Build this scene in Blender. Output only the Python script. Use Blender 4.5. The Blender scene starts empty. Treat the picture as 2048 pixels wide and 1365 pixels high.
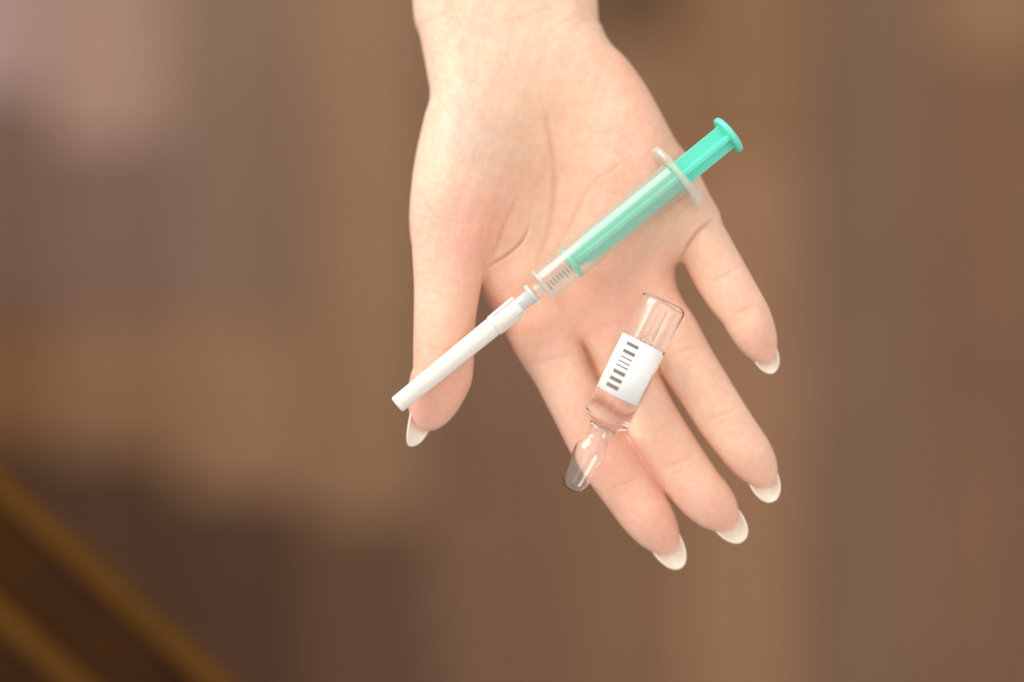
import bpy, bmesh, math, random
import numpy as np
from mathutils import Matrix, Vector

# ------------------------------------------------------------------ scale, camera, light
S = 0.173e-3            # metres per modelling unit (one unit is about a sixth of a millimetre)
CX, CY = 1024.0, 682.5
D = 0.65                # camera height above the palm
FLOOR_Z = -1.35

scene = bpy.context.scene
scene.render.engine = 'CYCLES'
scene.view_settings.view_transform = 'Standard'
scene.view_settings.look = 'None'
scene.view_settings.exposure = 0.19
scene.view_settings.gamma = 1.0
scene.cycles.use_denoising = True
scene.cycles.max_bounces = 16
scene.cycles.transmission_bounces = 14
scene.cycles.transparent_max_bounces = 24
scene.cycles.caustics_refractive = True
scene.cycles.blur_glossy = 0.0
scene.cycles.glossy_bounces = 12
scene.cycles.diffuse_bounces = 6
scene.cycles.sample_clamp_indirect = 25.0

cam_d = bpy.data.cameras.new('camera')
cam = bpy.data.objects.new('camera', cam_d)
scene.collection.objects.link(cam)
cam.location = (0, 0, D)
cam_d.sensor_width = 36.0
cam_d.lens = 36.0 * D / (2048 * S)
cam_d.clip_start = 0.01
cam_d.clip_end = 50
cam_d.dof.use_dof = True
cam_d.dof.focus_distance = D - 0.011
cam_d.dof.aperture_fstop = 1.5
scene.camera = cam

world = bpy.data.worlds.new('World')
scene.world = world
world.use_nodes = True
world.node_tree.nodes['Background'].inputs['Color'].default_value = (1.0, 0.965, 0.92, 1)
world.node_tree.nodes['Background'].inputs['Strength'].default_value = 0.72

def area(name, loc, target, size, energy, color):
    d = bpy.data.lights.new(name, 'AREA')
    d.shape = 'RECTANGLE'
    d.size, d.size_y = size
    d.energy = energy
    d.color = color
    o = bpy.data.objects.new(name, d)
    scene.collection.objects.link(o)
    o.location = loc
    o.rotation_euler = (Vector(target) - Vector(loc)).to_track_quat('-Z', 'Y').to_euler()
    return o
area('window_light', (-1.15, 1.25, 0.80), (0, 0, -0.05), (1.4, 1.5), 34, (1.0, 0.955, 0.91))
area('overhead_fill', (0.5, 0.25, 1.75), (0, 0, -0.1), (1.3, 1.3), 6, (1.0, 0.94, 0.87))  # added soft fill, standing in for bounce from overhead

# ------------------------------------------------------------------ helpers
C = scene.collection
def tag(o, label=None, cat=None, group=None, kind=None):
    if label: o['label'] = label
    if cat: o['category'] = cat
    if group: o['group'] = group
    if kind: o['kind'] = kind
    return o

def link(name, me, mat=None, parent=None):
    o = bpy.data.objects.new(name, me)
    C.objects.link(o)
    if mat: me.materials.append(mat)
    if parent: o.parent = parent
    return o

def mesh_np(name, V, F, smooth=True):
    me = bpy.data.meshes.new(name)
    me.from_pydata([tuple(map(float, v)) for v in V], [], [tuple(int(i) for i in f) for f in F])
    me.update()
    if smooth: me.polygons.foreach_set('use_smooth', [True] * len(me.polygons))
    return me

def bm_mesh(name, bm, smooth=True):
    bmesh.ops.recalc_face_normals(bm, faces=bm.faces)
    me = bpy.data.meshes.new(name)
    bm.to_mesh(me); bm.free()
    if smooth: me.polygons.foreach_set('use_smooth', [True] * len(me.polygons))
    return me

def add_lathe(bm, prof, seg=64, sy=1.0, sz=1.0, flip=False):
    """profile of (x along axis, radius); closes on the axis where radius is 0"""
    rings = []
    for x, r in prof:
        if r <= 1e-6:
            rings.append([bm.verts.new((x * S, 0, 0))])
        else:
            rings.append([bm.verts.new((x * S, r * sy * math.cos(2 * math.pi * k / seg) * S, r * sz * math.sin(2 * math.pi * k / seg) * S)) for k in range(seg)])
    for a, b in zip(rings, rings[1:]):
        for k in range(seg):
            k2 = (k + 1) % seg
            if len(a) == 1 and len(b) == 1: continue
            if len(a) == 1: vs = (a[0], b[k], b[k2])
            elif len(b) == 1: vs = (a[k], b[0], a[k2])
            else: vs = (a[k], b[k], b[k2], a[k2])
            bm.faces.new(vs if not flip else vs[::-1])

def smooth_profile(pts, n=6):
    """Catmull-Rom through profile points"""
    P = np.array(pts, float); out = []
    for i in range(len(P) - 1):
        p0 = P[max(i - 1, 0)]; p1 = P[i]; p2 = P[i + 1]; p3 = P[min(i + 2, len(P) - 1)]
        for t in np.linspace(0, 1, n, endpoint=False):
            out.append(0.5 * ((2 * p1) + (-p0 + p2) * t + (2 * p0 - 5 * p1 + 4 * p2 - p3) * t * t + (-p0 + 3 * p1 - 3 * p2 + p3) * t ** 3))
    out.append(P[-1]); out = np.array(out)
    out[:, 1] = np.maximum(out[:, 1], 0)
    return [tuple(p) for p in out]

def add_box(bm, x0, x1, y0, y1, z0, z1, scale=1.0):
    vs = [bm.verts.new((x * scale, y * scale, z * scale)) for x in (x0, x1) for y in (y0, y1) for z in (z0, z1)]
    for f in ((0, 1, 3, 2), (4, 6, 7, 5), (0, 4, 5, 1), (2, 3, 7, 6), (0, 2, 6, 4), (1, 5, 7, 3)):
        bm.faces.new([vs[i] for i in f])
    return vs

def new_mat(name):
    m = bpy.data.materials.new(name)
    m.use_nodes = True
    nt = m.node_tree
    nt.nodes.clear()
    out = nt.nodes.new('ShaderNodeOutputMaterial')
    return m, nt, out

def N(nt, t, **kw):
    n = nt.nodes.new(t)
    for k, v in kw.items():
        if hasattr(n, k) and not isinstance(v, dict): setattr(n, k, v)
    return n

def setin(n, **kw):
    for k, v in kw.items():
        n.inputs[k.replace('_', ' ')].default_value = v

def principled(nt, color, rough=0.4, **kw):
    p = nt.nodes.new('ShaderNodeBsdfPrincipled')
    p.inputs['Base Color'].default_value = (*color, 1)
    p.inputs['Roughness'].default_value = rough
    for k, v in kw.items():
        p.inputs[k].default_value = v
    return p

# ------------------------------------------------------------------ materials
def mat_plastic(name, color, rough, sss=0.0, scale=0.002, radius=(1, 1, 1), noise=0.06):
    m, nt, out = new_mat(name)
    p = principled(nt, color, rough)
    if sss:
        p.inputs['Subsurface Weight'].default_value = sss
        p.inputs['Subsurface Scale'].default_value = scale
        p.inputs['Subsurface Radius'].default_value = radius
    tc = N(nt, 'ShaderNodeTexCoord'); no = N(nt, 'ShaderNodeTexNoise')
    no.inputs['Scale'].default_value = 420; no.inputs['Detail'].default_value = 3
    nt.links.new(tc.outputs['Object'], no.inputs['Vector'])
    mr = N(nt, 'ShaderNodeMapRange'); mr.inputs['To Min'].default_value = rough - noise; mr.inputs['To Max'].default_value = rough + noise
    nt.links.new(no.outputs['Fac'], mr.inputs['Value']); nt.links.new(mr.outputs['Result'], p.inputs['Roughness'])
    bp = N(nt, 'ShaderNodeBump'); bp.inputs['Strength'].default_value = 0.06; bp.inputs['Distance'].default_value = 0.0004
    nt.links.new(no.outputs['Fac'], bp.inputs['Height']); nt.links.new(bp.outputs['Normal'], p.inputs['Normal'])
    nt.links.new(p.outputs[0], out.inputs['Surface'])
    return m

def mat_translucent(name, color, opacity, rough=0.25, edge=0.35):
    """cloudy polypropylene: partly see-through, partly white, glossier and denser at grazing angles"""
    m, nt, out = new_mat(name)
    p = principled(nt, color, rough)
    t = N(nt, 'ShaderNodeBsdfTransparent'); t.inputs['Color'].default_value = (0.97, 0.965, 0.95, 1)
    tl = N(nt, 'ShaderNodeBsdfTranslucent'); tl.inputs['Color'].default_value = (*color, 1)
    mt = N(nt, 'ShaderNodeMixShader'); mt.inputs[0].default_value = 0.45
    nt.links.new(p.outputs[0], mt.inputs[1]); nt.links.new(tl.outputs[0], mt.inputs[2])
    lw = N(nt, 'ShaderNodeLayerWeight'); lw.inputs['Blend'].default_value = 0.35
    mr = N(nt, 'ShaderNodeMapRange'); mr.inputs['To Min'].default_value = opacity; mr.inputs['To Max'].default_value = opacity + edge
    nt.links.new(lw.outputs['Facing'], mr.inputs['Value'])
    mx = N(nt, 'ShaderNodeMixShader')
    nt.links.new(mr.outputs['Result'], mx.inputs[0]); nt.links.new(t.outputs[0], mx.inputs[1]); nt.links.new(mt.outputs[0], mx.inputs[2])
    g = N(nt, 'ShaderNodeBsdfGlossy'); g.inputs['Roughness'].default_value = rough
    pw = N(nt, 'ShaderNodeMath', operation='POWER'); pw.inputs[1].default_value = 4.0
    nt.links.new(lw.outputs['Facing'], pw.inputs[0])
    fr = N(nt, 'ShaderNodeMath', operation='MULTIPLY_ADD'); fr.inputs[1].default_value = 0.4; fr.inputs[2].default_value = 0.09
    nt.links.new(pw.outputs[0], fr.inputs[0])
    mg = N(nt, 'ShaderNodeMixShader')
    nt.links.new(fr.outputs[0], mg.inputs[0]); nt.links.new(mx.outputs[0], mg.inputs[1]); nt.links.new(g.outputs[0], mg.inputs[2])
    nt.links.new(mg.outputs[0], out.inputs['Surface'])
    return m

def mat_glass(name, ior, color=(1, 1, 1), rough=0.0):
    m, nt, out = new_mat(name)
    p = principled(nt, color, rough)
    p.inputs['Transmission Weight'].default_value = 1.0
    p.inputs['IOR'].default_value = ior
    nt.links.new(p.outputs[0], out.inputs['Surface'])
    return m

def mat_skin():
    m, nt, out = new_mat('skin')
    p = principled(nt, (0.7, 0.45, 0.33), 0.5)
    at = N(nt, 'ShaderNodeAttribute'); at.attribute_name = 'tint'
    tc = N(nt, 'ShaderNodeTexCoord')
    n1 = N(nt, 'ShaderNodeTexNoise'); n1.inputs['Scale'].default_value = 120; n1.inputs['Detail'].default_value = 5; n1.inputs['Roughness'].default_value = 0.6
    nt.links.new(tc.outputs['Object'], n1.inputs['Vector'])
    ramp = N(nt, 'ShaderNodeValToRGB')
    ramp.color_ramp.elements[0].position = 0.3; ramp.color_ramp.elements[0].color = (0.97, 0.86, 0.79, 1)
    ramp.color_ramp.elements[1].position = 0.7; ramp.color_ramp.elements[1].color = (1.0, 1.0, 1.0, 1)
    nt.links.new(n1.outputs['Fac'], ramp.inputs['Fac'])
    mx = N(nt, 'ShaderNodeMix'); mx.data_type = 'RGBA'; mx.blend_type = 'MULTIPLY'; mx.inputs[0].default_value = 0.55
    nt.links.new(at.outputs['Color'], mx.inputs[6]); nt.links.new(ramp.outputs['Color'], mx.inputs[7])
    n3 = N(nt, 'ShaderNodeTexNoise'); n3.inputs['Scale'].default_value = 420; n3.inputs['Detail'].default_value = 4
    nt.links.new(tc.outputs['Object'], n3.inputs['Vector'])
    r3 = N(nt, 'ShaderNodeValToRGB')
    r3.color_ramp.elements[0].position = 0.35; r3.color_ramp.elements[0].color = (0.97, 0.85, 0.80, 1)
    r3.color_ramp.elements[1].position = 0.65; r3.color_ramp.elements[1].color = (1, 1, 1, 1)
    nt.links.new(n3.outputs['Fac'], r3.inputs['Fac'])
    m3 = N(nt, 'ShaderNodeMix'); m3.data_type = 'RGBA'; m3.blend_type = 'MULTIPLY'; m3.inputs[0].default_value = 0.6
    nt.links.new(mx.outputs[2], m3.inputs[6]); nt.links.new(r3.outputs['Color'], m3.inputs[7])
    nt.links.new(m3.outputs[2], p.inputs['Base Color'])
    p.inputs['Subsurface Weight'].default_value = 0.35
    p.inputs['Subsurface Radius'].default_value = (1.0, 0.38, 0.22)
    p.inputs['Subsurface Scale'].default_value = 0.0035
    p.inputs['Specular IOR Level'].default_value = 0.35
    # fine papillary relief
    v = N(nt, 'ShaderNodeTexVoronoi'); v.inputs['Scale'].default_value = 1500
    n2 = N(nt, 'ShaderNodeTexNoise'); n2.inputs['Scale'].default_value = 600; n2.inputs['Detail'].default_value = 4
    nt.links.new(tc.outputs['Object'], v.inputs['Vector']); nt.links.new(tc.outputs['Object'], n2.inputs['Vector'])
    v2 = N(nt, 'ShaderNodeTexVoronoi', feature='DISTANCE_TO_EDGE'); v2.inputs['Scale'].default_value = 420
    ws = N(nt, 'ShaderNodeVectorMath', operation='MULTIPLY'); ws.inputs[1].default_value = (1.0, 0.45, 0.7)
    nd = N(nt, 'ShaderNodeTexNoise'); nd.inputs['Scale'].default_value = 250
    nm = N(nt, 'ShaderNodeVectorMath', operation='MULTIPLY_ADD'); nm.inputs[1].default_value = (0.004, 0.004, 0.004)
    nt.links.new(tc.outputs['Object'], nd.inputs['Vector']); nt.links.new(nd.outputs['Color'], nm.inputs[0]); nt.links.new(tc.outputs['Object'], nm.inputs[2])
    nt.links.new(nm.outputs[0], ws.inputs[0]); nt.links.new(ws.outputs[0], v2.inputs['Vector'])
    e2 = N(nt, 'ShaderNodeMapRange'); e2.inputs['From Max'].default_value = 0.16; e2.inputs['To Max'].default_value = 0.55
    nt.links.new(v2.outputs['Distance'], e2.inputs['Value'])
    ad0 = N(nt, 'ShaderNodeMath', operation='ADD'); ad = N(nt, 'ShaderNodeMath', operation='ADD')
    nt.links.new(v.outputs['Distance'], ad0.inputs[0]); nt.links.new(n2.outputs['Fac'], ad0.inputs[1])
    nt.links.new(ad0.outputs[0], ad.inputs[0]); nt.links.new(e2.outputs['Result'], ad.inputs[1])
    bp = N(nt, 'ShaderNodeBump'); bp.inputs['Strength'].default_value = 0.22; bp.inputs['Distance'].default_value = 0.0003
    nt.links.new(ad.outputs[0], bp.inputs['Height']); nt.links.new(bp.outputs['Normal'], p.inputs['Normal'])
    nt.links.new(p.outputs[0], out.inputs['Surface'])
    return m

def mat_wood(name, stretch=(14, 1.2, 14), rough=0.42, fixed=None, contrast=0.35, spec=0.4):
    """grain along the object's Y axis; the colour of each board is the object's own colour"""
    m, nt, out = new_mat(name)
    p = principled(nt, (0.2, 0.12, 0.07), rough)
    p.inputs['Specular IOR Level'].default_value = spec
    tc = N(nt, 'ShaderNodeTexCoord'); oi = N(nt, 'ShaderNodeObjectInfo')
    off = N(nt, 'ShaderNodeVectorMath', operation='SCALE'); off.inputs[3].default_value = 17.0
    cmb = N(nt, 'ShaderNodeCombineXYZ')
    for i in range(3): nt.links.new(oi.outputs['Random'], cmb.inputs[i])
    nt.links.new(cmb.outputs[0], off.inputs[0])
    sc = N(nt, 'ShaderNodeVectorMath', operation='MULTIPLY'); sc.inputs[1].default_value = stretch
    nt.links.new(tc.outputs['Object'], sc.inputs[0])
    ad = N(nt, 'ShaderNodeVectorMath', operation='ADD')
    nt.links.new(sc.outputs[0], ad.inputs[0]); nt.links.new(off.outputs[0], ad.inputs[1])
    n1 = N(nt, 'ShaderNodeTexNoise'); n1.inputs['Scale'].default_value = 1.0; n1.inputs['Detail'].default_value = 3; n1.inputs['Distortion'].default_value = 0.6
    n2 = N(nt, 'ShaderNodeTexNoise'); n2.inputs['Scale'].default_value = 9.0; n2.inputs['Detail'].default_value = 6
    nt.links.new(ad.outputs[0], n1.inputs['Vector']); nt.links.new(ad.outputs[0], n2.inputs['Vector'])
    mixf = N(nt, 'ShaderNodeMath', operation='MULTIPLY_ADD'); mixf.inputs[1].default_value = 0.5
    half = N(nt, 'ShaderNodeMath', operation='MULTIPLY'); half.inputs[1].default_value = 0.5
    nt.links.new(n1.outputs['Fac'], half.inputs[0])
    nt.links.new(n2.outputs['Fac'], mixf.inputs[0]); nt.links.new(half.outputs[0], mixf.inputs[2])
    mr = N(nt, 'ShaderNodeMapRange'); mr.inputs['From Min'].default_value = 0.3; mr.inputs['From Max'].default_value = 0.7
    mr.inputs['To Min'].default_value = 1 - contrast; mr.inputs['To Max'].default_value = 1 + contrast
    nt.links.new(mixf.outputs[0], mr.inputs['Value'])
    sv = N(nt, 'ShaderNodeVectorMath', operation='SCALE')
    if fixed:
        rgb = N(nt, 'ShaderNodeRGB'); rgb.outputs[0].default_value = (*fixed, 1)
        nt.links.new(rgb.outputs[0], sv.inputs[0])
    else:
        nt.links.new(oi.outputs['Color'], sv.inputs[0])
    nt.links.new(mr.outputs['Result'], sv.inputs[3])
    nt.links.new(sv.outputs[0], p.inputs['Base Color'])
    bp = N(nt, 'ShaderNodeBump'); bp.inputs['Strength'].default_value = 0.15; bp.inputs['Distance'].default_value = 0.002
    nt.links.new(n2.outputs['Fac'], bp.inputs['Height']); nt.links.new(bp.outputs['Normal'], p.inputs['Normal'])
    nt.links.new(p.outputs[0], out.inputs['Surface'])
    return m

M_skin = mat_skin()
M_nail = mat_plastic('nail_polish', (0.89, 0.79, 0.68), 0.24, sss=0.3, scale=0.001)
M_green = mat_plastic('green_plastic', (0.14, 0.71, 0.56), 0.34, sss=0.15, scale=0.0007, radius=(0.4, 1, 0.8))
M_cap = mat_plastic('milky_cap_plastic', (0.83, 0.785, 0.71), 0.33, sss=0.5, scale=0.003)
M_barrel = mat_translucent('cloudy_barrel_plastic', (0.92, 0.89, 0.84), 0.085, 0.28, 0.2)
M_flange = mat_translucent('cloudy_flange_plastic', (0.92, 0.89, 0.83), 0.28, 0.3, 0.35)
M_hub = mat_translucent('hub_plastic', (0.88, 0.90, 0.91), 0.85, 0.25, 0.35)
M_fin = mat_plastic('hub_fin_plastic', (0.55, 0.82, 0.84), 0.35, sss=0.3)
M_ink = mat_plastic('grey_ink', (0.10, 0.07, 0.075), 0.6)
M_bar = mat_plastic('barcode_ink', (0.17, 0.135, 0.12), 0.6)
M_paper = mat_plastic('label_paper', (0.93, 0.92, 0.90), 0.5)
M_glass = mat_glass('clear_glass', 1.5)
M_liquid = mat_glass('clear_liquid', 1.33)
M_wet = mat_glass('liquid_against_glass', 1.5 / 1.33)
M_bubble = mat_glass('bubble_film', 1.33)
M_board = mat_wood('floor_board_wood', (9, 1.6, 9), 0.5, contrast=0.22, spec=0.2)
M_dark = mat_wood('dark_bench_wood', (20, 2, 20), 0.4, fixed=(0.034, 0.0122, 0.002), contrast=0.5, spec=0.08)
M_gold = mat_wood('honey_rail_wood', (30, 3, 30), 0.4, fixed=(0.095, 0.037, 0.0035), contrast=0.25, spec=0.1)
M_sub = mat_plastic('subfloor', (0.05, 0.035, 0.025), 0.8)

# ------------------------------------------------------------------ the floor: boards with joints
floor = bpy.data.objects.new('floor', None); C.objects.link(floor)
floor.location = (0, 0, FLOOR_Z)
tag(floor, 'brown wooden board floor far below the hand, out of focus', kind='structure')
fs = S * (D - FLOOR_Z) / D           # metres on the floor per picture unit
bm = bmesh.new(); add_box(bm, -1.9, 1.9, -1.6, 1.6, -0.05, -0.012)
sub = link('subfloor', bm_mesh('subfloor', bm, False), M_sub, floor)
BW = 252 * fs
_board_cache = {}
def board(x0, y0, y1, col):
    """one board; x0 left edge, y0..y1 its length in metres, floor coordinates"""
    ln = round(y1 - y0, 3)
    if ln not in _board_cache:
        b = bmesh.new(); g = 0.0012
        add_box(b, g, BW - g, -ln / 2 + g, ln / 2 - g, -0.012, 0)
        bmesh.ops.bevel(b, geom=[e for e in b.edges if e.verts[0].co.z > -1e-6 and e.verts[1].co.z > -1e-6], offset=0.0015, segments=1, affect='EDGES')
        me = bm_mesh('board', b, False); me.materials.append(M_board)
        _board_cache[ln] = me
    o = bpy.data.objects.new('board', _board_cache[ln]); C.objects.link(o); o.parent = floor
    o.location = (x0, (y0 + y1) / 2, 0)
    o.color = (*col, 1)
def lin(r, g, b):
    return tuple((c / 255 / 12.92) if c / 255 <= 0.04045 else ((c / 255 + 0.055) / 1.055) ** 2.4 for c in (r, g, b))
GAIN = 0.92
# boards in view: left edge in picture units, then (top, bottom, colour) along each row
ROWS = [  # dark last boards of the left four rows: table shadow painted as board colour
    (-154, [(-700, 190, (168, 136, 128)), (190, 640, (108, 80, 66)), (640, 880, (126, 82, 44)), (880, 2300, (58, 36, 18))]),  # pale first board, here and next row: window reflection put into the colour
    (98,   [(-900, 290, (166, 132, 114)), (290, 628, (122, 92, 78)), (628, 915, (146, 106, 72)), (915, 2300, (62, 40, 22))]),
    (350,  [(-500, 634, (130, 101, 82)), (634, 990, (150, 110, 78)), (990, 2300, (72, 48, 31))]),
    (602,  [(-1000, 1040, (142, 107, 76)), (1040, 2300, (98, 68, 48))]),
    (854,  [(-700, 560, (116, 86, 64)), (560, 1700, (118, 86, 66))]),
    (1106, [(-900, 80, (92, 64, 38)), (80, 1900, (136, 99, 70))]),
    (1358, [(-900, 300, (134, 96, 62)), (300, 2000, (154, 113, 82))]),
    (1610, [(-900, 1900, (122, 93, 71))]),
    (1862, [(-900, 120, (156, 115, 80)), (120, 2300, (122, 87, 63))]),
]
rnd = random.Random(4)
rows = {x: r for x, r in ROWS}
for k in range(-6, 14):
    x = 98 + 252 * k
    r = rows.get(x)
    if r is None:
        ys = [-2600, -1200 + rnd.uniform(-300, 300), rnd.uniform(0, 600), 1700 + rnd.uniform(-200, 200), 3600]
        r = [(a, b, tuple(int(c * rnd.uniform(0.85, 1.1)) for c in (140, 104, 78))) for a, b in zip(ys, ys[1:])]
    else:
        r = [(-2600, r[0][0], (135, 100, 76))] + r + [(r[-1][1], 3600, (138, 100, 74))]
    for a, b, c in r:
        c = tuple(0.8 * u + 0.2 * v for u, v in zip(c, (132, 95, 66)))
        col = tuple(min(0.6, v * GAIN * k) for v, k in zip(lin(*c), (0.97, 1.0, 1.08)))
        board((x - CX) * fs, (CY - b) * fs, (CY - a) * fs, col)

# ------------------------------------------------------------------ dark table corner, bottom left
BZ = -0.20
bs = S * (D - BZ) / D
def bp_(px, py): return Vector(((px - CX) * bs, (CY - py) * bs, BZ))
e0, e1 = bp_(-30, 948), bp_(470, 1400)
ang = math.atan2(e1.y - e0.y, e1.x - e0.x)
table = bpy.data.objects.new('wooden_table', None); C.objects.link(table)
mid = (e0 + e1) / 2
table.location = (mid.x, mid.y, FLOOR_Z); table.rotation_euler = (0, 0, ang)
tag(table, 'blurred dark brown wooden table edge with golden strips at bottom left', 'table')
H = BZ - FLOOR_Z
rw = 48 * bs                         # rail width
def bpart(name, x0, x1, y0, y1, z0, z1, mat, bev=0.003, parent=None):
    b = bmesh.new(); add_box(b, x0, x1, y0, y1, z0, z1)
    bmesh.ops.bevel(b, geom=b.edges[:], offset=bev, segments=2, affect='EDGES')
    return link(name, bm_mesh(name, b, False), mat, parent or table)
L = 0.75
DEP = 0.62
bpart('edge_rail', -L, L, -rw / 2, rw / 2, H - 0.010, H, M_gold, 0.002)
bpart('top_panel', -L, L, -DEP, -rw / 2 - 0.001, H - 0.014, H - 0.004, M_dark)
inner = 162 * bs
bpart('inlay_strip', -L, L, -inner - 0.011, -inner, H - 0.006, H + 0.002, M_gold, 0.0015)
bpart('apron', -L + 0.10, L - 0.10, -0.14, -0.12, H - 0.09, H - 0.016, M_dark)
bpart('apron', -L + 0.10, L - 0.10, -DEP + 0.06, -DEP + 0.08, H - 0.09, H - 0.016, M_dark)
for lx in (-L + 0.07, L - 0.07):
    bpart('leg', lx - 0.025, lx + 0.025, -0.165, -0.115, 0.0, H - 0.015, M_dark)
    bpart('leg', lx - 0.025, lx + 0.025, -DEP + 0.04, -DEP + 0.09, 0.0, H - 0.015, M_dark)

# ------------------------------------------------------------------ the hand, one continuous surface grown from an implicit field
ST = 2.0
gx = np.arange(770, 1610, ST, dtype=np.float32)
gy = np.arange(-880, 1190, ST, dtype=np.float32)
gz = np.arange(-205, 125, ST, dtype=np.float32)
X2, Y2 = np.meshgrid(gx, gy, indexing='ij')

def catmull(P, n, closed=False):
    P = np.array(P, float); out = []; m = len(P)
    for i in range(m if closed else m - 1):
        if closed: p0, p1, p2, p3 = P[(i - 1) % m], P[i], P[(i + 1) % m], P[(i + 2) % m]
        else: p0, p1, p2, p3 = P[max(i - 1, 0)], P[i], P[i + 1], P[min(i + 2, m - 1)]
        for t in np.linspace(0, 1, n, endpoint=False):
            out.append(0.5 * ((2 * p1) + (-p0 + p2) * t + (2 * p0 - 5 * p1 + 4 * p2 - p3) * t * t + (-p0 + 3 * p1 - 3 * p2 + p3) * t ** 3))
    if not closed: out.append(P[-1])
    return np.array(out)

def seg_dist(px, py, P, closed=False):
    """distance to polyline and fractional index of nearest point"""
    best = np.full(px.shape, 1e9, np.float32); bi = np.zeros(px.shape, np.float32)
    m = len(P)
    for i in range(m if closed else m - 1):
        a = P[i]; b = P[(i + 1) % m]
        dx, dy = b[0] - a[0], b[1] - a[1]; L2 = dx * dx + dy * dy + 1e-9
        t = np.clip(((px - a[0]) * dx + (py - a[1]) * dy) / L2, 0, 1)
        d = np.hypot(px - a[0] - t * dx, py - a[1] - t * dy)
        k = d < best
        best = np.where(k, d, best); bi = np.where(k, i + t, bi)
    return best, bi

def inside(px, py, P):
    r = np.zeros(px.shape, bool); m = len(P)
    for i in range(m):
        x0, y0 = P[i]; x1, y1 = P[(i + 1) % m]
        if y0 == y1: continue
        c = ((y0 > py) != (y1 > py)) & (px < (x1 - x0) * (py - y0) / (y1 - y0) + x0)
        r ^= c
    return r

def gauss(cx, cy, sx, sy, a=0.0):
    c, s = math.cos(a), math.sin(a)
    u = (X2 - cx) * c + (Y2 - cy) * s; v = -(X2 - cx) * s + (Y2 - cy) * c
    return np.exp(-0.5 * ((u / sx) ** 2 + (v / sy) ** 2))

def sstep(a, b, x):
    t = np.clip((x - a) / (b - a), 0, 1); return t * t * (3 - 2 * t)

palm_pts = [(780, -1300), (796, -700), (812, -250), (822, 0), (836, 60), (850, 130), (858, 185), (848, 228), (837, 290), (827, 370), (820, 450),
            (832, 520), (880, 560), (940, 560), (966, 592), (1004, 654), (1037, 706), (1072, 742), (1120, 748), (1165, 728), (1215, 735), (1270, 728), (1312, 690),
            (1334, 620), (1346, 556), (1362, 520), (1404, 480), (1440, 432), (1420, 390), (1399, 345), (1369, 300), (1339, 245), (1299, 170), (1259, 112),
            (1225, 76), (1207, 40), (1199, 0), (1193, -250), (1214, -700), (1236, -1300)]
palm = catmull(palm_pts, 5, True)
dist, _ = seg_dist(X2, Y2, palm, True)
din = np.where(inside(X2, Y2, palm), dist, -dist)
R2 = 78 - 34 * sstep(430, 640, Y2)
zt = -6 + 62 * gauss(915, 340, 80, 160, 0.10) + 36 * gauss(1285, 250, 80, 150, -0.45) + 14 * gauss(1100, 640, 60, 45) + 14 * gauss(1225, 610, 55, 45) \
     + 16 * gauss(1330, 500, 50, 50) + 14 * gauss(1390, 420, 40, 40) - 26 * gauss(1115, 390, 55, 135, 0.15) + 6 * gauss(1010, 0, 160, 120)
zb = -132 - 40 * (1 - sstep(-60, 260, Y2)) + 22 * sstep(500, 720, Y2)
Hh = (zt - zb) / 2; zc = (zt + zb) / 2
q = np.clip(1 - din / R2, 0, None)
Z = gz[None, None, :]
def shell(q2, zc2, h2, rm2):
    w = (Z - zc2[..., None]) / h2[..., None]
    return (np.sqrt((q2 ** 2)[..., None] + w * w) - 1) * rm2[..., None]
Fp = shell(q.astype(np.float32), zc.astype(np.float32), Hh.astype(np.float32), np.minimum(R2, Hh).astype(np.float32)).astype(np.float32)

# fingers: (x, y, half width, height of the axis, half thickness)
FING = {
 'index':  ([(1062, 560, 58, -52, 48), (1085, 640, 60, -44, 52), (1104, 700, 60, -38, 53), (1130, 756, 58, -34, 52), (1164, 824, 57, -29, 51), (1200, 893, 58, -27, 48), (1239, 950, 58, -29, 49), (1273, 1001, 55, -33, 47)], (1347, 1108), -46),
 'middle': ([(1188, 560, 56, -52, 48), (1212, 650, 58, -42, 52), (1236, 716, 58, -34, 53), (1268, 773, 58, -28, 52), (1299, 836, 58, -24, 51), (1334, 892, 57, -23, 48), (1366, 940, 56, -26, 49), (1398, 982, 53, -30, 47)], (1468, 1056), -44),
 'ring':   ([(1262, 500, 54, -52, 48), (1296, 575, 54, -42, 50), (1320, 625, 55, -35, 51), (1343, 666, 57, -29, 51), (1373, 722, 56, -25, 50), (1410, 781, 54, -24, 47), (1445, 837, 53, -26, 48), (1479, 884, 50, -30, 45)], (1544, 971), -43),
 'pinky':  ([(1335, 350, 52, -52, 46), (1366, 405, 50, -42, 46), (1390, 446, 50, -34, 46), (1414, 494, 52, -28, 47), (1439, 545, 54, -23, 47), (1464, 588, 52, -22, 45), (1487, 622, 48, -23, 43)], (1538, 726), -36),
 'thumb':  ([(960, 250, 88, -40, 62), (925, 330, 88, -24, 64), (908, 420, 86, -10, 63), (900, 500, 76, 0, 60), (895, 572, 67, 6, 56), (890, 635, 62, 9, 53), (888, 695, 61, 10, 52), (886, 745, 60, 9, 50)], (846, 861), -2),
}
def with_tip(st, tip, ztip):
    """round the last station off to the fingertip with an elliptical nose"""
    x, y, w, z, h = st[-1]; out = list(st)
    for u in (0.2, 0.38, 0.54, 0.67, 0.78, 0.87, 0.935, 0.975, 0.995):
        r = (1 - u ** 2.15) ** 0.5
        out.append((x + (tip[0] - x) * u, y + (tip[1] - y) * u, max(w * r, 3), z + (ztip - z) * u ** 1.5, max(h * (1 - u ** 2.4) ** 0.5, 3)))
    return out
PADS = {k: v[0] for k, v in FING.items()}
LIFT = {'index': 20, 'middle': 30, 'ring': 34, 'pinky': 30, 'thumb': 0}     # the fingers curl up slightly towards their tips
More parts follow.
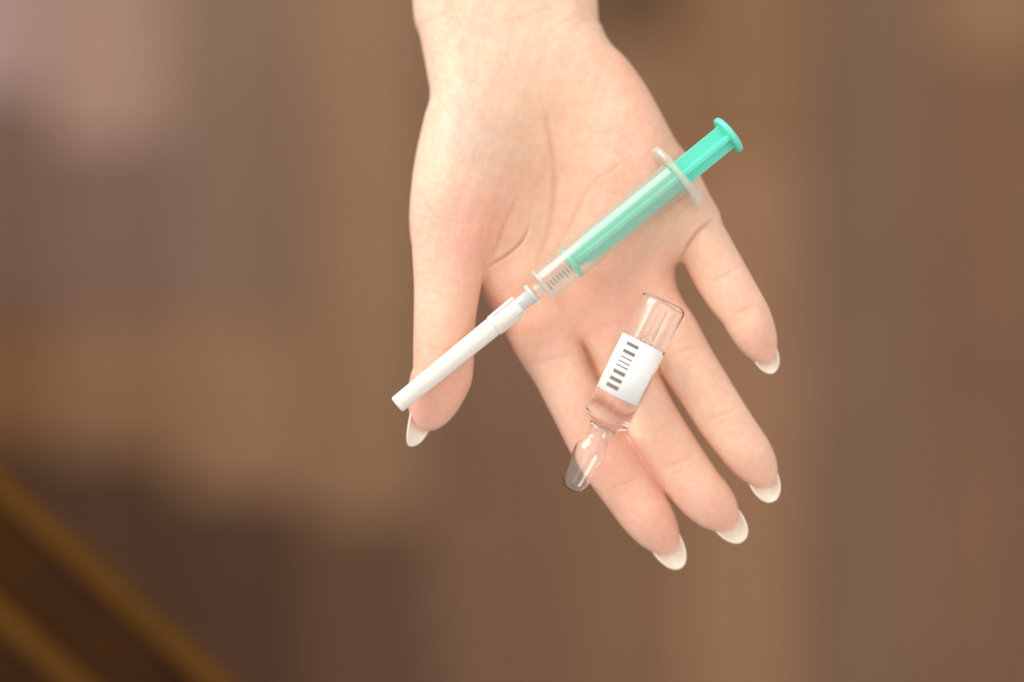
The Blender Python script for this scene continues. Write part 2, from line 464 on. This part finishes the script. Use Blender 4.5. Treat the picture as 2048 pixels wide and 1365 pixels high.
def curl(k, st, tip, zt_):
    n = len(st)
    return [(x, y, w, z + LIFT[k] * (i / n) ** 1.6, h) for i, (x, y, w, z, h) in enumerate(st)], tip, zt_ + LIFT[k] * 1.08
FING = {k: with_tip(*curl(k, *v)) for k, v in FING.items()}
FLD = {}
for nm, st in FING.items():
    P = catmull(np.array(st, float), 14)
    x0, x1 = P[:, 0].min() - 110, P[:, 0].max() + 110; y0, y1 = P[:, 1].min() - 110, P[:, 1].max() + 110
    ix = slice(int(np.searchsorted(gx, x0)), int(np.searchsorted(gx, x1))); iy = slice(int(np.searchsorted(gy, y0)), int(np.searchsorted(gy, y1)))
    d, bi = seg_dist(X2[ix, iy], Y2[ix, iy], P[:, :2])
    k = np.arange(len(P))
    hw = np.interp(bi, k, P[:, 2]); zc_ = np.interp(bi, k, P[:, 3]); ht = np.interp(bi, k, P[:, 4])
    f = shell((d / hw).astype(np.float32), zc_.astype(np.float32), ht.astype(np.float32), np.minimum(hw, ht).astype(np.float32)).astype(np.float32)
    FLD[nm] = (ix, iy, f)

def smin(a, b, k):
    h = np.clip(0.5 + 0.5 * (b - a) / k, 0, 1)
    return b + (a - b) * h - k * h * (1 - h)
def smin_quad(a, b, k):
    h = np.maximum(k - np.abs(a - b), 0) / k
    return np.minimum(a, b) - h * h * k * 0.25
F4 = np.full(Fp.shape, 1e3, np.float32)
for nm in ('index', 'middle', 'ring', 'pinky'):
    ix, iy, f = FLD[nm]
    F4[ix, iy] = smin_quad(F4[ix, iy], f, 5.0)
F = smin_quad(Fp, F4, 30.0)
ix, iy, f = FLD['thumb']
kth = (28.0 - 23.0 * sstep(470, 545, Y2[ix, iy])).astype(np.float32)[..., None]
F[ix, iy] = smin_quad(F[ix, iy], f, kth)
F[0] = F[-1] = 50; F[:, 0] = F[:, -1] = 50; F[:, :, 0] = F[:, :, -1] = 50

def surface_nets(F):
    ins = F < 0
    nx, ny, nz = F.shape
    acc = np.zeros((nx - 1, ny - 1, nz - 1), np.int8)
    for a in (0, 1):
        for b in (0, 1):
            for c in (0, 1):
                acc += ins[a:nx - 1 + a, b:ny - 1 + b, c:nz - 1 + c]
    act = (acc > 0) & (acc < 8)
    I, J, K = np.nonzero(act)
    idx = np.full(act.shape, -1, np.int64); idx[I, J, K] = np.arange(len(I))
    corner = {(a, b, c): F[I + a, J + b, K + c] for a in (0, 1) for b in (0, 1) for c in (0, 1)}
    sm = np.zeros((len(I), 3)); cnt = np.zeros(len(I))
    for ax in range(3):
        for u in (0, 1):
            for v in (0, 1):
                p = [0, 0, 0]; o = [i for i in range(3) if i != ax]; p[o[0]] = u; p[o[1]] = v
                a = corner[tuple(p)]; p2 = list(p); p2[ax] = 1; b = corner[tuple(p2)]
                cr = (a < 0) != (b < 0)
                t = np.where(cr, a / np.where(cr, a - b, 1), 0)
                e = np.zeros((len(I), 3)); e[:, o[0]] = u; e[:, o[1]] = v; e[:, ax] = t
                sm += e * cr[:, None]; cnt += cr
    V = sm / cnt[:, None] + np.stack([I, J, K], 1)
    faces = []
    for ax in range(3):
        o = [(ax + 1) % 3, (ax + 2) % 3]
        sl0 = [slice(None)] * 3; sl1 = [slice(None)] * 3
        sl0[ax] = slice(0, -1); sl1[ax] = slice(1, None)
        cr = ins[tuple(sl0)] != ins[tuple(sl1)]
        E = np.stack(np.nonzero(cr), 1)
        fl = ins[tuple(sl0)][tuple(E.T)]
        E_ok = (E[:, o[0]] > 0) & (E[:, o[1]] > 0) & (E[:, o[0]] < F.shape[o[0]] - 1) & (E[:, o[1]] < F.shape[o[1]] - 1)
        E, fl = E[E_ok], fl[E_ok]
        qd = []
        for du, dv in ((0, 0), (-1, 0), (-1, -1), (0, -1)):
            c = E.copy(); c[:, o[0]] += du; c[:, o[1]] += dv
            qd.append(idx[c[:, 0], c[:, 1], c[:, 2]])
        qd = np.stack(qd, 1)
        qd[~fl] = qd[~fl][:, ::-1]
        faces.append(qd)
    return V, np.concatenate(faces)

V, Q = surface_nets(F)
V = V * ST + np.array([gx[0], gy[0], gz[0]])
# light smoothing
E = np.concatenate([Q[:, [0, 1]], Q[:, [1, 2]], Q[:, [2, 3]], Q[:, [3, 0]]])
deg = np.bincount(E.ravel(), minlength=len(V)).astype(float)[:, None]
def lap(V):
    s = np.zeros_like(V)
    for c in range(3):
        s[:, c] = np.bincount(E[:, 0], V[E[:, 1], c], len(V)) + np.bincount(E[:, 1], V[E[:, 0], c], len(V))
    return s / deg
for it in range(10):
    V = V + 0.5 * (lap(V) - V)
    V = V - 0.52 * (lap(V) - V) if it % 2 else V

# vertex normals (approximate) to find the palm side
def vnormals(V, Q):
    a, b, c, d = (V[Q[:, i]] for i in range(4))
    n = np.cross(c - a, d - b); vn = np.zeros_like(V)
    for i in range(4):
        for ax in range(3): vn[:, ax] += np.bincount(Q[:, i], n[:, ax], len(V))
    return vn / (np.linalg.norm(vn, axis=1, keepdims=True) + 1e-9)
vn = vnormals(V, Q)
if vn[V[:, 2].argmax(), 2] < 0: Q = Q[:, ::-1]; vn = -vn
front = sstep(-0.1, 0.35, vn[:, 2])
# creases of the palm and fingers: points, depth, width
CREASE = [
    ([(1084, 205), (1095, 245), (1105, 300), (1110, 360), (1106, 420), (1092, 478), (1075, 520)], 4.2, 8),
    ([(1232, 338), (1190, 362), (1162, 408), (1138, 455), (1112, 498)], 3.0, 6.5),
    ([(1270, 310), (1225, 340), (1200, 380)], 1.5, 4),
    ([(1058, 455), (1046, 480), (1020, 506), (994, 523), (968, 538)], 10, 4.0),
    ([(1034, 395), (1010, 448), (996, 488), (980, 524)], 3.6, 5),
    ([(1010, 400), (985, 450), (975, 500)], 1.6, 6),
    ([(832, 372), (862, 425), (898, 458)], 1.8, 5),
    ([(836, 430), (872, 452), (905, 470)], 1.4, 5),
    ([(905, 560), (935, 575), (958, 572)], 1.6, 4),
    ([(850, 694), (885, 700), (930, 694)], 2.0, 6),
    ([(1424, 438), (1396, 462), (1374, 492), (1361, 526)], 12, 4.5),
    ([(1420, 562), (1452, 548), (1490, 526)], 2.6, 4),
    ([(1448, 570), (1470, 558)], 1.0, 4),
    ([(1462, 632), (1484, 620), (1512, 608)], 2.4, 5),
    ([(1326, 716), (1360, 702), (1400, 692)], 2.6, 7),
    ([(1360, 724), (1392, 712)], 1.0, 5),
    ([(1412, 838), (1440, 828), (1470, 812)], 2.6, 5),
    ([(1306, 868), (1325, 852), (1348, 844)], 1.2, 5),
    ([(1322, 936), (1345, 926), (1384, 908)], 2.6, 5),
    ([(1052, 727), (1095, 720), (1160, 700)], 2.6, 7),
    ([(1090, 738), (1130, 728)], 1.0, 6),
    ([(1145, 876), (1172, 866), (1208, 852)], 1.8, 6),
    ([(1212, 980), (1240, 968), (1284, 946)], 2.6, 5),
    ([(1163, 688), (1170, 698), (1186, 730), (1206, 775), (1240, 845)], 26, 5),
    ([(1152, 672), (1172, 702), (1190, 742)], 9, 20),
    ([(985, 50), (1040, 38), (1100, 14)], 1.6, 5),
    ([(1096, 58), (1130, 44), (1155, 28)], 1.4, 5),
    ([(1165, 684), (1200, 655), (1250, 640)], 2.0, 10),
    ([(1105, 300), (1130, 345), (1150, 400)], 0.9, 4),
    ([(1150, 235), (1180, 262), (1230, 270)], 0.9, 5),
    ([(1200, 300), (1240, 288), (1300, 250)], 0.7, 4),
    ([(1222, 992), (1250, 980), (1278, 964)], 1.3, 4),
    ([(1330, 950), (1356, 940), (1380, 926)], 1.3, 4),
    ([(1420, 850), (1448, 840), (1466, 830)], 1.3, 4),
    ([(1470, 645), (1490, 636), (1508, 628)], 1.2, 4),
    ([(856, 708), (890, 712), (918, 708)], 1.1, 5),
    ([(880, 320), (905, 365), (950, 395)], 0.8, 5),
]
crz = np.zeros(len(V))
for pts, dep, wid in CREASE:
    P = catmull(pts, 6)
    bb = (V[:, 0] > P[:, 0].min() - 30) & (V[:, 0] < P[:, 0].max() + 30) & (V[:, 1] > P[:, 1].min() - 30) & (V[:, 1] < P[:, 1].max() + 30) & (front > 0.05)
    d, bi = seg_dist(V[bb, 0], V[bb, 1], P)
    tpr = np.sin(np.pi * np.clip(bi / (len(P) - 1), 0.04, 0.96)) ** 0.5
    g = np.exp(-(d / (wid * 0.8)) ** 2) * tpr
    V[bb, 2] -= (0.36 if dep < 8 else 0.5) * dep * g * front[bb]
    crz[bb] = np.maximum(crz[bb], g * min(1, dep / 6) * front[bb])

# soft unevenness of the flesh
def vnoise0(scale, seed):
    r = np.random.RandomState(seed); a = np.zeros(len(V))
    for _ in range(9):
        d = r.normal(size=3); d /= np.linalg.norm(d)
        a += np.sin((V @ d) / scale * r.uniform(0.6, 1.6) + r.uniform(0, 6.28))
    return a / 3.6
for (px_, py_, am, sg) in ((1140, 790, 4, 30), (1215, 912, 4, 27), (1298, 1036, 5, 30), (1305, 865, 4, 28), (1400, 985, 5, 30), (1400, 768, 4.5, 30), (1488, 893, 5, 29), (1330, 640, 3, 28),
                           (1418, 505, 4.5, 26), (1468, 586, 4, 24), (1508, 660, 5, 26), (885, 640, 5, 40), (878, 775, 6, 36)):
    V[:, 2] += am * np.exp(-0.5 * ((V[:, 0] - px_) ** 2 + (V[:, 1] - py_) ** 2) / sg ** 2) * front
V[:, 2] += (1.1 * vnoise0(16, 11) + 0.45 * vnoise0(6.5, 12)) * front
# height map of the palm side (for resting the objects on it)
hx = ((V[:, 0] - gx[0]) / ST).round().astype(int); hy = ((V[:, 1] - gy[0]) / ST).round().astype(int)
HM = np.full(X2.shape, -1e3); np.maximum.at(HM, (hx.clip(0, X2.shape[0] - 1), hy.clip(0, X2.shape[1] - 1)), V[:, 2])

# skin colour: its own blotches, pinker pads and creases, thumb-pad shading painted in as extra pink, a bluish vein at the heel of the thumb
rg = np.random.RandomState(2)
def vnoise(scale, seed):
    r = np.random.RandomState(seed); a = np.zeros(len(V))
    for _ in range(7):
        d = r.normal(size=3); d /= np.linalg.norm(d)
        a += np.sin((V @ d) / scale * r.uniform(0.6, 1.6) + r.uniform(0, 6.28))
    return a / 3.2
def vg(cx, cy, s): return np.exp(-0.5 * (((V[:, 0] - cx) ** 2 + (V[:, 1] - cy) ** 2) / s ** 2))
base = np.array([0.81, 0.572, 0.432]); pink = np.array([0.81, 0.44, 0.345]); tan = np.array([0.74, 0.50, 0.335]); pale = np.array([0.83, 0.66, 0.52]); blue = np.array([0.68, 0.56, 0.49])
wp = 0.22 + 0.14 * vnoise(55, 1) + 0.1 * vnoise(18, 5)
for c in ((1325, 1065, 34), (1445, 1025, 34), (1520, 935, 32), (1522, 690, 26), (872, 812, 60), (900, 760, 50), (955, 450, 45), (940, 480, 70), (1090, 640, 80), (1200, 930, 80), (1290, 1020, 60), (1240, 130, 55), (1130, 610, 60), (1240, 580, 60), (1165, 640, 40), (1290, 330, 60)):
    wp += 0.42 * vg(*c)
for nm in ('index', 'middle', 'ring', 'pinky'):
    for st in PADS[nm][5:6] + PADS[nm][3:4]: wp += 0.10 * vg(st[0], st[1], 26)
wt = 0.20 * vnoise(70, 9) + 0.45 * vg(1120, 380, 75) + 0.3 * vg(1080, 520, 60)
wl = 0.35 * vg(930, 130, 110) + 0.25 * vg(1000, -60, 130) + 0.35 * vg(850, 330, 60)
wb = 0.45 * vg(925, 250, 34) + 0.25 * vg(945, 300, 40)
col = np.tile(base, (len(V), 1))
for w, cc in ((wp, pink), (wt, tan), (wl, pale), (wb, blue)):
    w = np.clip(w, 0, 0.85)[:, None]; col = col * (1 - w) + cc * w
wc = np.clip(crz * 0.45, 0, 1)[:, None]; col = col * (1 - wc) + np.array([0.52, 0.24, 0.13]) * wc

def to_world(V):
    return np.stack([(V[:, 0] - CX) * S, (CY - V[:, 1]) * S, V[:, 2] * S], 1)
W = to_world(V)
me = bpy.data.meshes.new('hand')
me.vertices.add(len(W)); me.vertices.foreach_set('co', W.astype(np.float32).ravel())
Qf = Q[:, ::-1]                       # the picture's y points down
me.loops.add(Qf.size); me.loops.foreach_set('vertex_index', Qf.astype(np.int32).ravel())
me.polygons.add(len(Qf)); me.polygons.foreach_set('loop_start', np.arange(0, Qf.size, 4, dtype=np.int32)); 
me.update(calc_edges=True); me.validate()
me.polygons.foreach_set('use_smooth', [True] * len(me.polygons))
at = me.color_attributes.new('tint', 'FLOAT_COLOR', 'POINT')
at.data.foreach_set('color', np.concatenate([col, np.ones((len(col), 1))], 1).astype(np.float32).ravel())
hand = link('hand', me, M_skin)
tag(hand, 'open pale hand with forearm, palm up, holding a syringe and an ampoule', 'hand')

# long almond nails seen from underneath, beyond each fingertip
def nail(base_, tip, hw, z0, z1, arch, roll=0.0, thick=3.2):
    """base and tip in palm coordinates; arch lifts the side edges towards the palm side"""
    b = np.array(base_, float); t = np.array(tip, float); ax = (t - b); Ln = np.linalg.norm(ax); ax /= Ln
    lat = np.array([-ax[1], ax[0]])
    nu, nv = 26, 17
    def pt(u, v, off):
        w = hw * (1 - 0.10 * u) * (1 - max(0, (u - 0.42) / 0.58) ** 2.5) ** 0.5
        a = v * 1.05
        y = w * math.sin(a) / math.sin(1.05)
        zz = arch * (w / hw) * (1 - math.cos(a)) / (1 - math.cos(1.05))
        r = 1.0 - off / hw
        y, zz = y * r, zz + off * math.cos(a)
        yr = y * math.cos(roll) - zz * math.sin(roll); zr = y * math.sin(roll) + zz * math.cos(roll)
        zax = z0 + (z1 - z0) * u - 5 * math.sin(math.pi * u)
        p = b + ax * Ln * u + lat * yr
        return ((p[0] - CX) * S, (CY - p[1]) * S, (zax + zr) * S)
    bm = bmesh.new()
    us = [1 - (1 - i / (nu - 1)) ** 1.5 for i in range(nu)]; us[-1] = 0.998
    G = [[[bm.verts.new(pt(u, -1 + 2 * j / (nv - 1), o)) for j in range(nv)] for u in us] for o in (0.0, thick)]
    for s in (0, 1):
        for i in range(nu - 1):
            for j in range(nv - 1):
                f = (G[s][i][j], G[s][i + 1][j], G[s][i + 1][j + 1], G[s][i][j + 1])
                bm.faces.new(f if s == 0 else f[::-1])
    ring = [(0, j) for j in range(nv)] + [(i, nv - 1) for i in range(1, nu)] + [(nu - 1, j) for j in range(nv - 2, -1, -1)] + [(i, 0) for i in range(nu - 2, 0, -1)]
    for a_, b_ in zip(ring, ring[1:] + ring[:1]):
        bm.faces.new((G[0][a_[0]][a_[1]], G[1][a_[0]][a_[1]], G[1][b_[0]][b_[1]], G[0][b_[0]][b_[1]]))
    return link('fingernail', bm_mesh('fingernail', bm), M_nail, hand)
nail((1302, 1036), (1364, 1140), 35, -44, -30, 24)
nail((1424, 1004), (1489, 1084), 34, -32, -18, 24)
nail((1507, 910), (1547, 1005), 33, -26, -12, 23)
nail((1512, 665), (1547, 747), 28, -22, -10, 20)
nail((846, 776), (818, 893), 30, -16, -6, 20, roll=0.62)

# ------------------------------------------------------------------ resting a straight thing on the hand
def top_at(px, py):
    i = int(round((px - gx[0]) / ST)); j = int(round((py - gy[0]) / ST))
    if 1 <= i < HM.shape[0] - 1 and 1 <= j < HM.shape[1] - 1: return HM[i - 1:i + 2, j - 1:j + 2].max()
    return -1e3
def rest(o, d, stations, sink=1.5):
    """height line z = a + b*s that just touches the hand along the axis; stations are (s, radius)"""
    n = np.array([-d[1], d[0]]); need = []
    for s, r in stations:
        m = -1e3
        for l in np.linspace(-0.95, 0.95, 9):
            p = np.array(o) + np.array(d) * s + n * l * r
            h = top_at(*p)
            if h > -500: m = max(m, h + r * math.sqrt(1 - l * l))
        if m > -500: need.append((s, m - sink))
    smid = np.mean([s for s, _ in need]); best = None
    for b in np.linspace(-0.12, 0.12, 241):
        a = max(m - b * s for s, m in need)
        if best is None or a + b * smid < best[0]: best = (a + b * smid, a, b)
    return best[1], best[2]
def place(name, o, d, length, ab):
    """Empty at the axis start; x runs along the axis, z towards the sky"""
    a, b = ab
    DP = D / S
    def un(px, py, z): k = 1 - z / DP; return Vector(((px - CX) * k * S, (CY - py) * k * S, z * S))
    p0 = un(o[0], o[1], a); p1 = un(o[0] + d[0] * length, o[1] + d[1] * length, a + b * length)
    xa = (p1 - p0).normalized(); za = Vector((0, 0, 1)); ya = za.cross(xa).normalized(); za = xa.cross(ya)
    e = bpy.data.objects.new(name, None); C.objects.link(e)
    m = Matrix((xa, ya, za)).transposed().to_4x4(); m.translation = p0
    k = (p1 - p0).length / (length * S)
    e.matrix_world = m @ Matrix.Scale(k, 4)
    e.empty_display_size = 0.01
    return e

# ------------------------------------------------------------------ syringe
so = (793.0, 811.0); sd = np.array([0.7753, -0.6316])
prof_r = [(s, 20 if s < 330 else 36) for s in range(0, 380, 8)] + [(s, 36) for s in range(380, 716, 8)]
ab = rest(so, sd, prof_r)
syr = place('syringe', so, sd, 863, ab)
tag(syr, 'translucent syringe with turquoise plunger and white capped needle lying across the palm', 'syringe')
# needle cap: tapered sheath with a rounded closed end
bm = bmesh.new()
add_lathe(bm, smooth_profile([(0, 0), (0.3, 12), (1.2, 16), (4, 17.8)], 4) + [(120, 19), (249, 20.2)] + [(249, 16), (10, 13), (9.5, 0)][0:0], 48)
add_lathe(bm, [(249, 20.2), (249, 14), (12, 12), (12, 0)], 48)
cap = link('needle_cap', bm_mesh('needle_cap', bm), M_cap, syr)
bm = bmesh.new()
add_lathe(bm, [(248, 19), (249, 21.6), (250.5, 22.2), (311, 22.9), (313.5, 22.4), (314, 21), (314, 17), (260, 16), (250, 17), (248, 19)], 48)
for k in range(4):                                # shallow grip ribs along the collar
    a = math.pi / 4 + k * math.pi / 2
    c, s_ = math.cos(a) * 22.6, math.sin(a) * 22.6
    add_box(bm, 262, 312, c - 1.6, c + 1.6, s_ - 1.6, s_ + 1.6, S)
link('cap_collar', bm_mesh('cap_collar', bm), M_cap, cap)
# hub
bm = bmesh.new()
add_lathe(bm, [(300, 0), (300, 13.8), (314, 14.8), (344, 16.0), (344.5, 18.2), (351, 18.4), (351, 15.5), (320, 11), (320, 0)], 48)
hub = link('needle_hub', bm_mesh('needle_hub', bm), M_hub, syr)
for sgn in (-1, 1):
    bm = bmesh.new()
    add_box(bm, 343.5, 351.5, sgn * 15.5, sgn * 22.5, -5, 5, S)
    bmesh.ops.bevel(bm, geom=bm.edges[:], offset=1.4 * S, segments=2, affect='EDGES')
    link('hub_fin', bm_mesh('hub_fin', bm, False), M_fin, hub)
bm = bmesh.new(); add_lathe(bm, [(60, 0), (66, 1.6), (302, 1.8), (302, 0)], 12)
link('needle', bm_mesh('needle', bm), mat_plastic('needle_steel', (0.5, 0.5, 0.5), 0.3), syr)
# barrel: shell with nozzle
Ro, Ri = 36.0, 33.4
bm = bmesh.new()
add_lathe(bm, [(342, 9), (342, 12.5), (362, 15), (369, 17), (373.5, 20), (374, 33), (375, 35), (377.5, 36), (712, 37.4), (716, 38.4),
               (716, 34.6), (384, Ri), (381, 32), (380, 14), (374, 8.5), (342, 7), (342, 9)], 72)
barrel = link('barrel', bm_mesh('barrel', bm), M_barrel, syr)
me_ = barrel.data
bm = bmesh.new()                                  # moulded rim round the front end of the barrel
add_lathe(bm, [(372.5, 33.6), (373.5, 35.6), (376, 36.9), (379, 36.6), (380, 35.4), (377, 33.8), (372.5, 33.6)], 72)
link('front_rim', bm_mesh('front_rim', bm), M_flange, barrel)
# finger flange: long oval plate with a hole for the plunger
bm = bmesh.new()
def oval(k, n=72, a=73.0, b=41.0):
    t = 2 * math.pi * k / n; c, s_ = math.cos(t), math.sin(t)
    return a * math.copysign(abs(c) ** 0.85, c), b * math.copysign(abs(s_) ** 0.85, s_)
n = 72; lay = []
for x, sc_, hole in ((716.5, 0.965, 0), (719, 1.0, 0), (728.5, 1.0, 0), (731, 0.965, 0), (731, 1, 1), (716.5, 1, 1)):
    lay.append([bm.verts.new((x * S, (oval(k)[0] * sc_ if not hole else 34.2 * math.cos(2 * math.pi * k / n)) * S, (oval(k)[1] * sc_ if not hole else 34.2 * math.sin(2 * math.pi * k / n)) * S)) for k in range(n)])
for a, b in zip(lay, lay[1:] + lay[:1]):
    for k in range(n): bm.faces.new((a[k], b[k], b[(k + 1) % n], a[(k + 1) % n]))
link('finger_flange', bm_mesh('finger_flange', bm), M_flange, barrel)
# printed scale on the underside of the barrel, read through the cloudy wall
def arc_patch(bm, x0, x1, a0, a1, r, n=6):
    prev = None
    for i in range(n + 1):
        a = a0 + (a1 - a0) * i / n
        p = [bm.verts.new((x * S, r * math.sin(a) * S, r * math.cos(a) * S)) for x in (x0, x1)]
        if prev: bm.faces.new((prev[0], prev[1], p[1], p[0]))
        prev = p
bm = bmesh.new()
A0 = math.pi - 0.02
for i in range(39):
    x = 387 + i * 8.0
    arc_patch(bm, x, x + 3.0, A0, A0 + (0.40 if i % 5 else 0.55), Ro + 0.25)
scale_ = link('scale_marks', bm_mesh('scale_marks', bm), M_ink, barrel)
# plunger: cross-shaped rod, piston and thumb disc
plunger = bpy.data.objects.new('plunger', None)
C.objects.link(plunger); plunger.parent = syr
ROT = math.radians(14)
def fin(ang, name='rod_rib'):
    bm = bmesh.new(); h = 4.4
    # outline of one rib in (x, radius): tapered nose towards the piston
    out = [(452, 2), (452, 15), (470, 17), (492, 26.5), (852, 27.0), (852, 2)]
    c, s_ = math.cos(ang), math.sin(ang)
    A = [bm.verts.new((x * S, (r * c - h * s_) * S, (r * s_ + h * c) * S)) for x, r in out]
    B = [bm.verts.new((x * S, (r * c + h * s_) * S, (r * s_ - h * c) * S)) for x, r in out]
    bm.faces.new(A); bm.faces.new(B[::-1])
    for i in range(len(out)):
        j = (i + 1) % len(out); bm.faces.new((A[i], B[i], B[j], A[j]))
    bmesh.ops.bevel(bm, geom=bm.edges[:], offset=0.9 * S, segments=2, affect='EDGES')
    return link(name, bm_mesh(name, bm, False), M_green, plunger)
for k in range(4): fin(ROT + k * math.pi / 2)
bm = bmesh.new(); add_lathe(bm, [(444, 0), (444, 31), (445, 33), (449, 33.3), (453, 32.6), (454, 30), (454, 0)], 56)
link('piston', bm_mesh('piston', bm), M_green, plunger)
bm = bmesh.new(); add_lathe(bm, [(850, 0), (850, 38), (851, 40.3), (853.5, 41.4), (858, 41.4), (860.5, 40.3), (861.5, 38), (861.5, 0)], 72)
link('thumb_disc', bm_mesh('thumb_disc', bm), M_green, plunger)

# ------------------------------------------------------------------ ampoule
ao = (1331.0, 600.0); ad_ = np.array([-0.444, 0.896])
ab = rest(ao, ad_, [(t, 47) for t in range(8, 262, 8)] + [(t, 34) for t in range(300, 420, 8)], sink=-0.6)
amp = place('ampoule', ao, ad_, 426, ab)
tag(amp, 'clear glass ampoule with white barcode label lying on the fingers', 'ampoule')
outer = smooth_profile([(0, 0), (0.6, 26), (2.2, 39), (6, 44.8), (12, 47)], 5)[:-1] + [(12, 47), (14, 47.4), (17, 47.5), (60, 47.5), (150, 47.5), (245, 47.5), (252, 47.5)] \
    + smooth_profile([(255, 47.5), (264, 46.6), (270, 43.4), (275, 36.5), (281, 29), (289, 25.4), (298, 23.8), (304, 23.4), (309, 24.0), (318, 28.4), (330, 32.0), (342, 32.6), (358, 31), (380, 28.4), (402, 26.4), (414, 24.4), (421, 19.5), (425, 11), (426.2, 0)], 5)
dry_end = smooth_profile([(3, 0), (3.6, 24), (5.2, 37.6), (10, 43.6), (19, 44.9)], 5)[:-1] + [(19, 44.9), (22, 44.9), (25, 44.9), (60, 44.9), (92, 44.9), (95, 44.9)]
wet = [(95, 44.9), (98, 44.9), (150, 44.9), (200, 44.9), (240, 44.9), (246, 44.9)] + smooth_profile([(250, 44.9), (259, 43.8), (265.5, 39.6), (270.5, 32.8), (277, 25.3), (283, 21.4)], 5)[1:]
dry_neck = smooth_profile([(283, 21.4), (290, 21.4), (298, 20.6), (304, 20.4), (309, 21.2), (319, 26.2), (331, 29.8), (342, 30.4), (358, 28.8), (380, 26.2), (402, 24.2), (413, 22), (420, 17), (423, 9), (424, 0)], 5)
def lathe_facing(prof, inward, seg=80):
    """lathe whose normals point to (inward) or away from the axis"""
    b = bmesh.new(); add_lathe(b, prof, seg)
    bmesh.ops.recalc_face_normals(b, faces=b.faces)
    b.faces.ensure_lookup_table()
    sc = sum(f.normal.y * f.calc_center_median().y + f.normal.z * f.calc_center_median().z for f in b.faces)
    if (sc > 0) == inward: bmesh.ops.reverse_faces(b, faces=b.faces)
    return b
def join_to(name, parts_):
    me = bpy.data.meshes.new(name); vs = []; fs_ = []; mi = []
    for b, k in parts_:
        o = len(vs); b.verts.index_update()
        vs += [v.co[:] for v in b.verts]; fs_ += [[v.index + o for v in f.verts] for f in b.faces]; mi += [k] * len(b.faces); b.free()
    me.from_pydata(vs, [], fs_); me.polygons.foreach_set('material_index', mi); me.polygons.foreach_set('use_smooth', [True] * len(fs_)); me.update()
    return me
me = join_to('glass_body', [(lathe_facing(outer, False), 0), (lathe_facing(dry_end, True), 0), (lathe_facing(dry_neck, True), 0)])
glass = link('glass_body', me, M_glass, amp)
# liquid: its wall against the glass, and its two free surfaces
m0 = lathe_facing([(106, 0), (105.4, 14), (103, 27), (99.5, 37), (95, 44.9)], False)
m1 = lathe_facing([(283, 21.4), (281.5, 12), (281, 0)], False)
for b, sx in ((m0, -1), (m1, 1)):
    if sum(f.normal.x for f in b.faces) * sx < 0: bmesh.ops.reverse_faces(b, faces=b.faces)
me = join_to('liquid', [(lathe_facing(wet, True), 0), (m0, 1), (m1, 1)])
lq = link('liquid', me, M_wet, amp); me.materials.append(M_liquid)
bm = bmesh.new()
bmesh.ops.create_uvsphere(bm, u_segments=40, v_segments=24, radius=13 * S)
bm2 = None
inner_faces = bm.faces[:]
dupg = bmesh.ops.duplicate(bm, geom=bm.verts[:] + bm.edges[:] + bm.faces[:])
vs = [g for g in dupg['geom'] if isinstance(g, bmesh.types.BMVert)]
for v in vs: v.co *= 0.8
bmesh.ops.reverse_faces(bm, faces=[g for g in dupg['geom'] if isinstance(g, bmesh.types.BMFace)])
for v in bm.verts: v.co += Vector((91 * S, 1 * S, 30 * S))
me = bpy.data.meshes.new('air_bubble'); bm.to_mesh(me); bm.free(); me.polygons.foreach_set('use_smooth', [True] * len(me.polygons))
link('air_bubble', me, M_bubble, amp)
# label on the glass; y runs to the right of the axis direction seen from above, so angle signs are flipped
bm = bmesh.new(); nl = 36
def lab(a0, a1, n, x0f, x1f, r):
    rows_ = []
    for i in range(n + 1):
        f = i / n; a = a0 + (a1 - a0) * f
        rows_.append([(x * S, r * math.sin(a) * S, r * math.cos(a) * S) for x in (x0f(f), x1f(f))])
    return rows_
LA0, LA1 = math.radians(-82), math.radians(58)
outr = lab(LA0, LA1, nl, lambda f: 95, lambda f: 214, 48.1); innr = lab(LA0, LA1, nl, lambda f: 95, lambda f: 214, 47.6)
o_ = [[bm.verts.new(p) for p in r] for r in outr]; i_ = [[bm.verts.new(p) for p in r] for r in innr]
for k in range(nl):
    bm.faces.new((o_[k][0], o_[k][1], o_[k + 1][1], o_[k + 1][0])); bm.faces.new((i_[k + 1][0], i_[k + 1][1], i_[k][1], i_[k][0]))
    for s in (0, 1): bm.faces.new((o_[k][s], o_[k + 1][s], i_[k + 1][s], i_[k][s]))
for k in (0, nl): bm.faces.new((o_[k][0], o_[k][1], i_[k][1], i_[k][0]))
label = link('paper_label', bm_mesh('paper_label', bm), M_paper, amp)
BA0, BA1 = math.asin(-33.0 / 48.1), math.asin(-8.0 / 48.1)
for t0, t1 in ((105.5, 113), (121.5, 129.3), (135.6, 139.4), (145.2, 149), (154.2, 158), (165, 173.2), (180.5, 188.3), (195.2, 203)):
    bm = bmesh.new()
    rr = lab(BA0, BA1, 8, lambda f: t0, lambda f: t1, 48.35)
    vv = [[bm.verts.new(p) for p in r] for r in rr]
    for k in range(8): bm.faces.new((vv[k][0], vv[k][1], vv[k + 1][1], vv[k + 1][0]))
    link('barcode_bar', bm_mesh('barcode_bar', bm), M_bar, label)
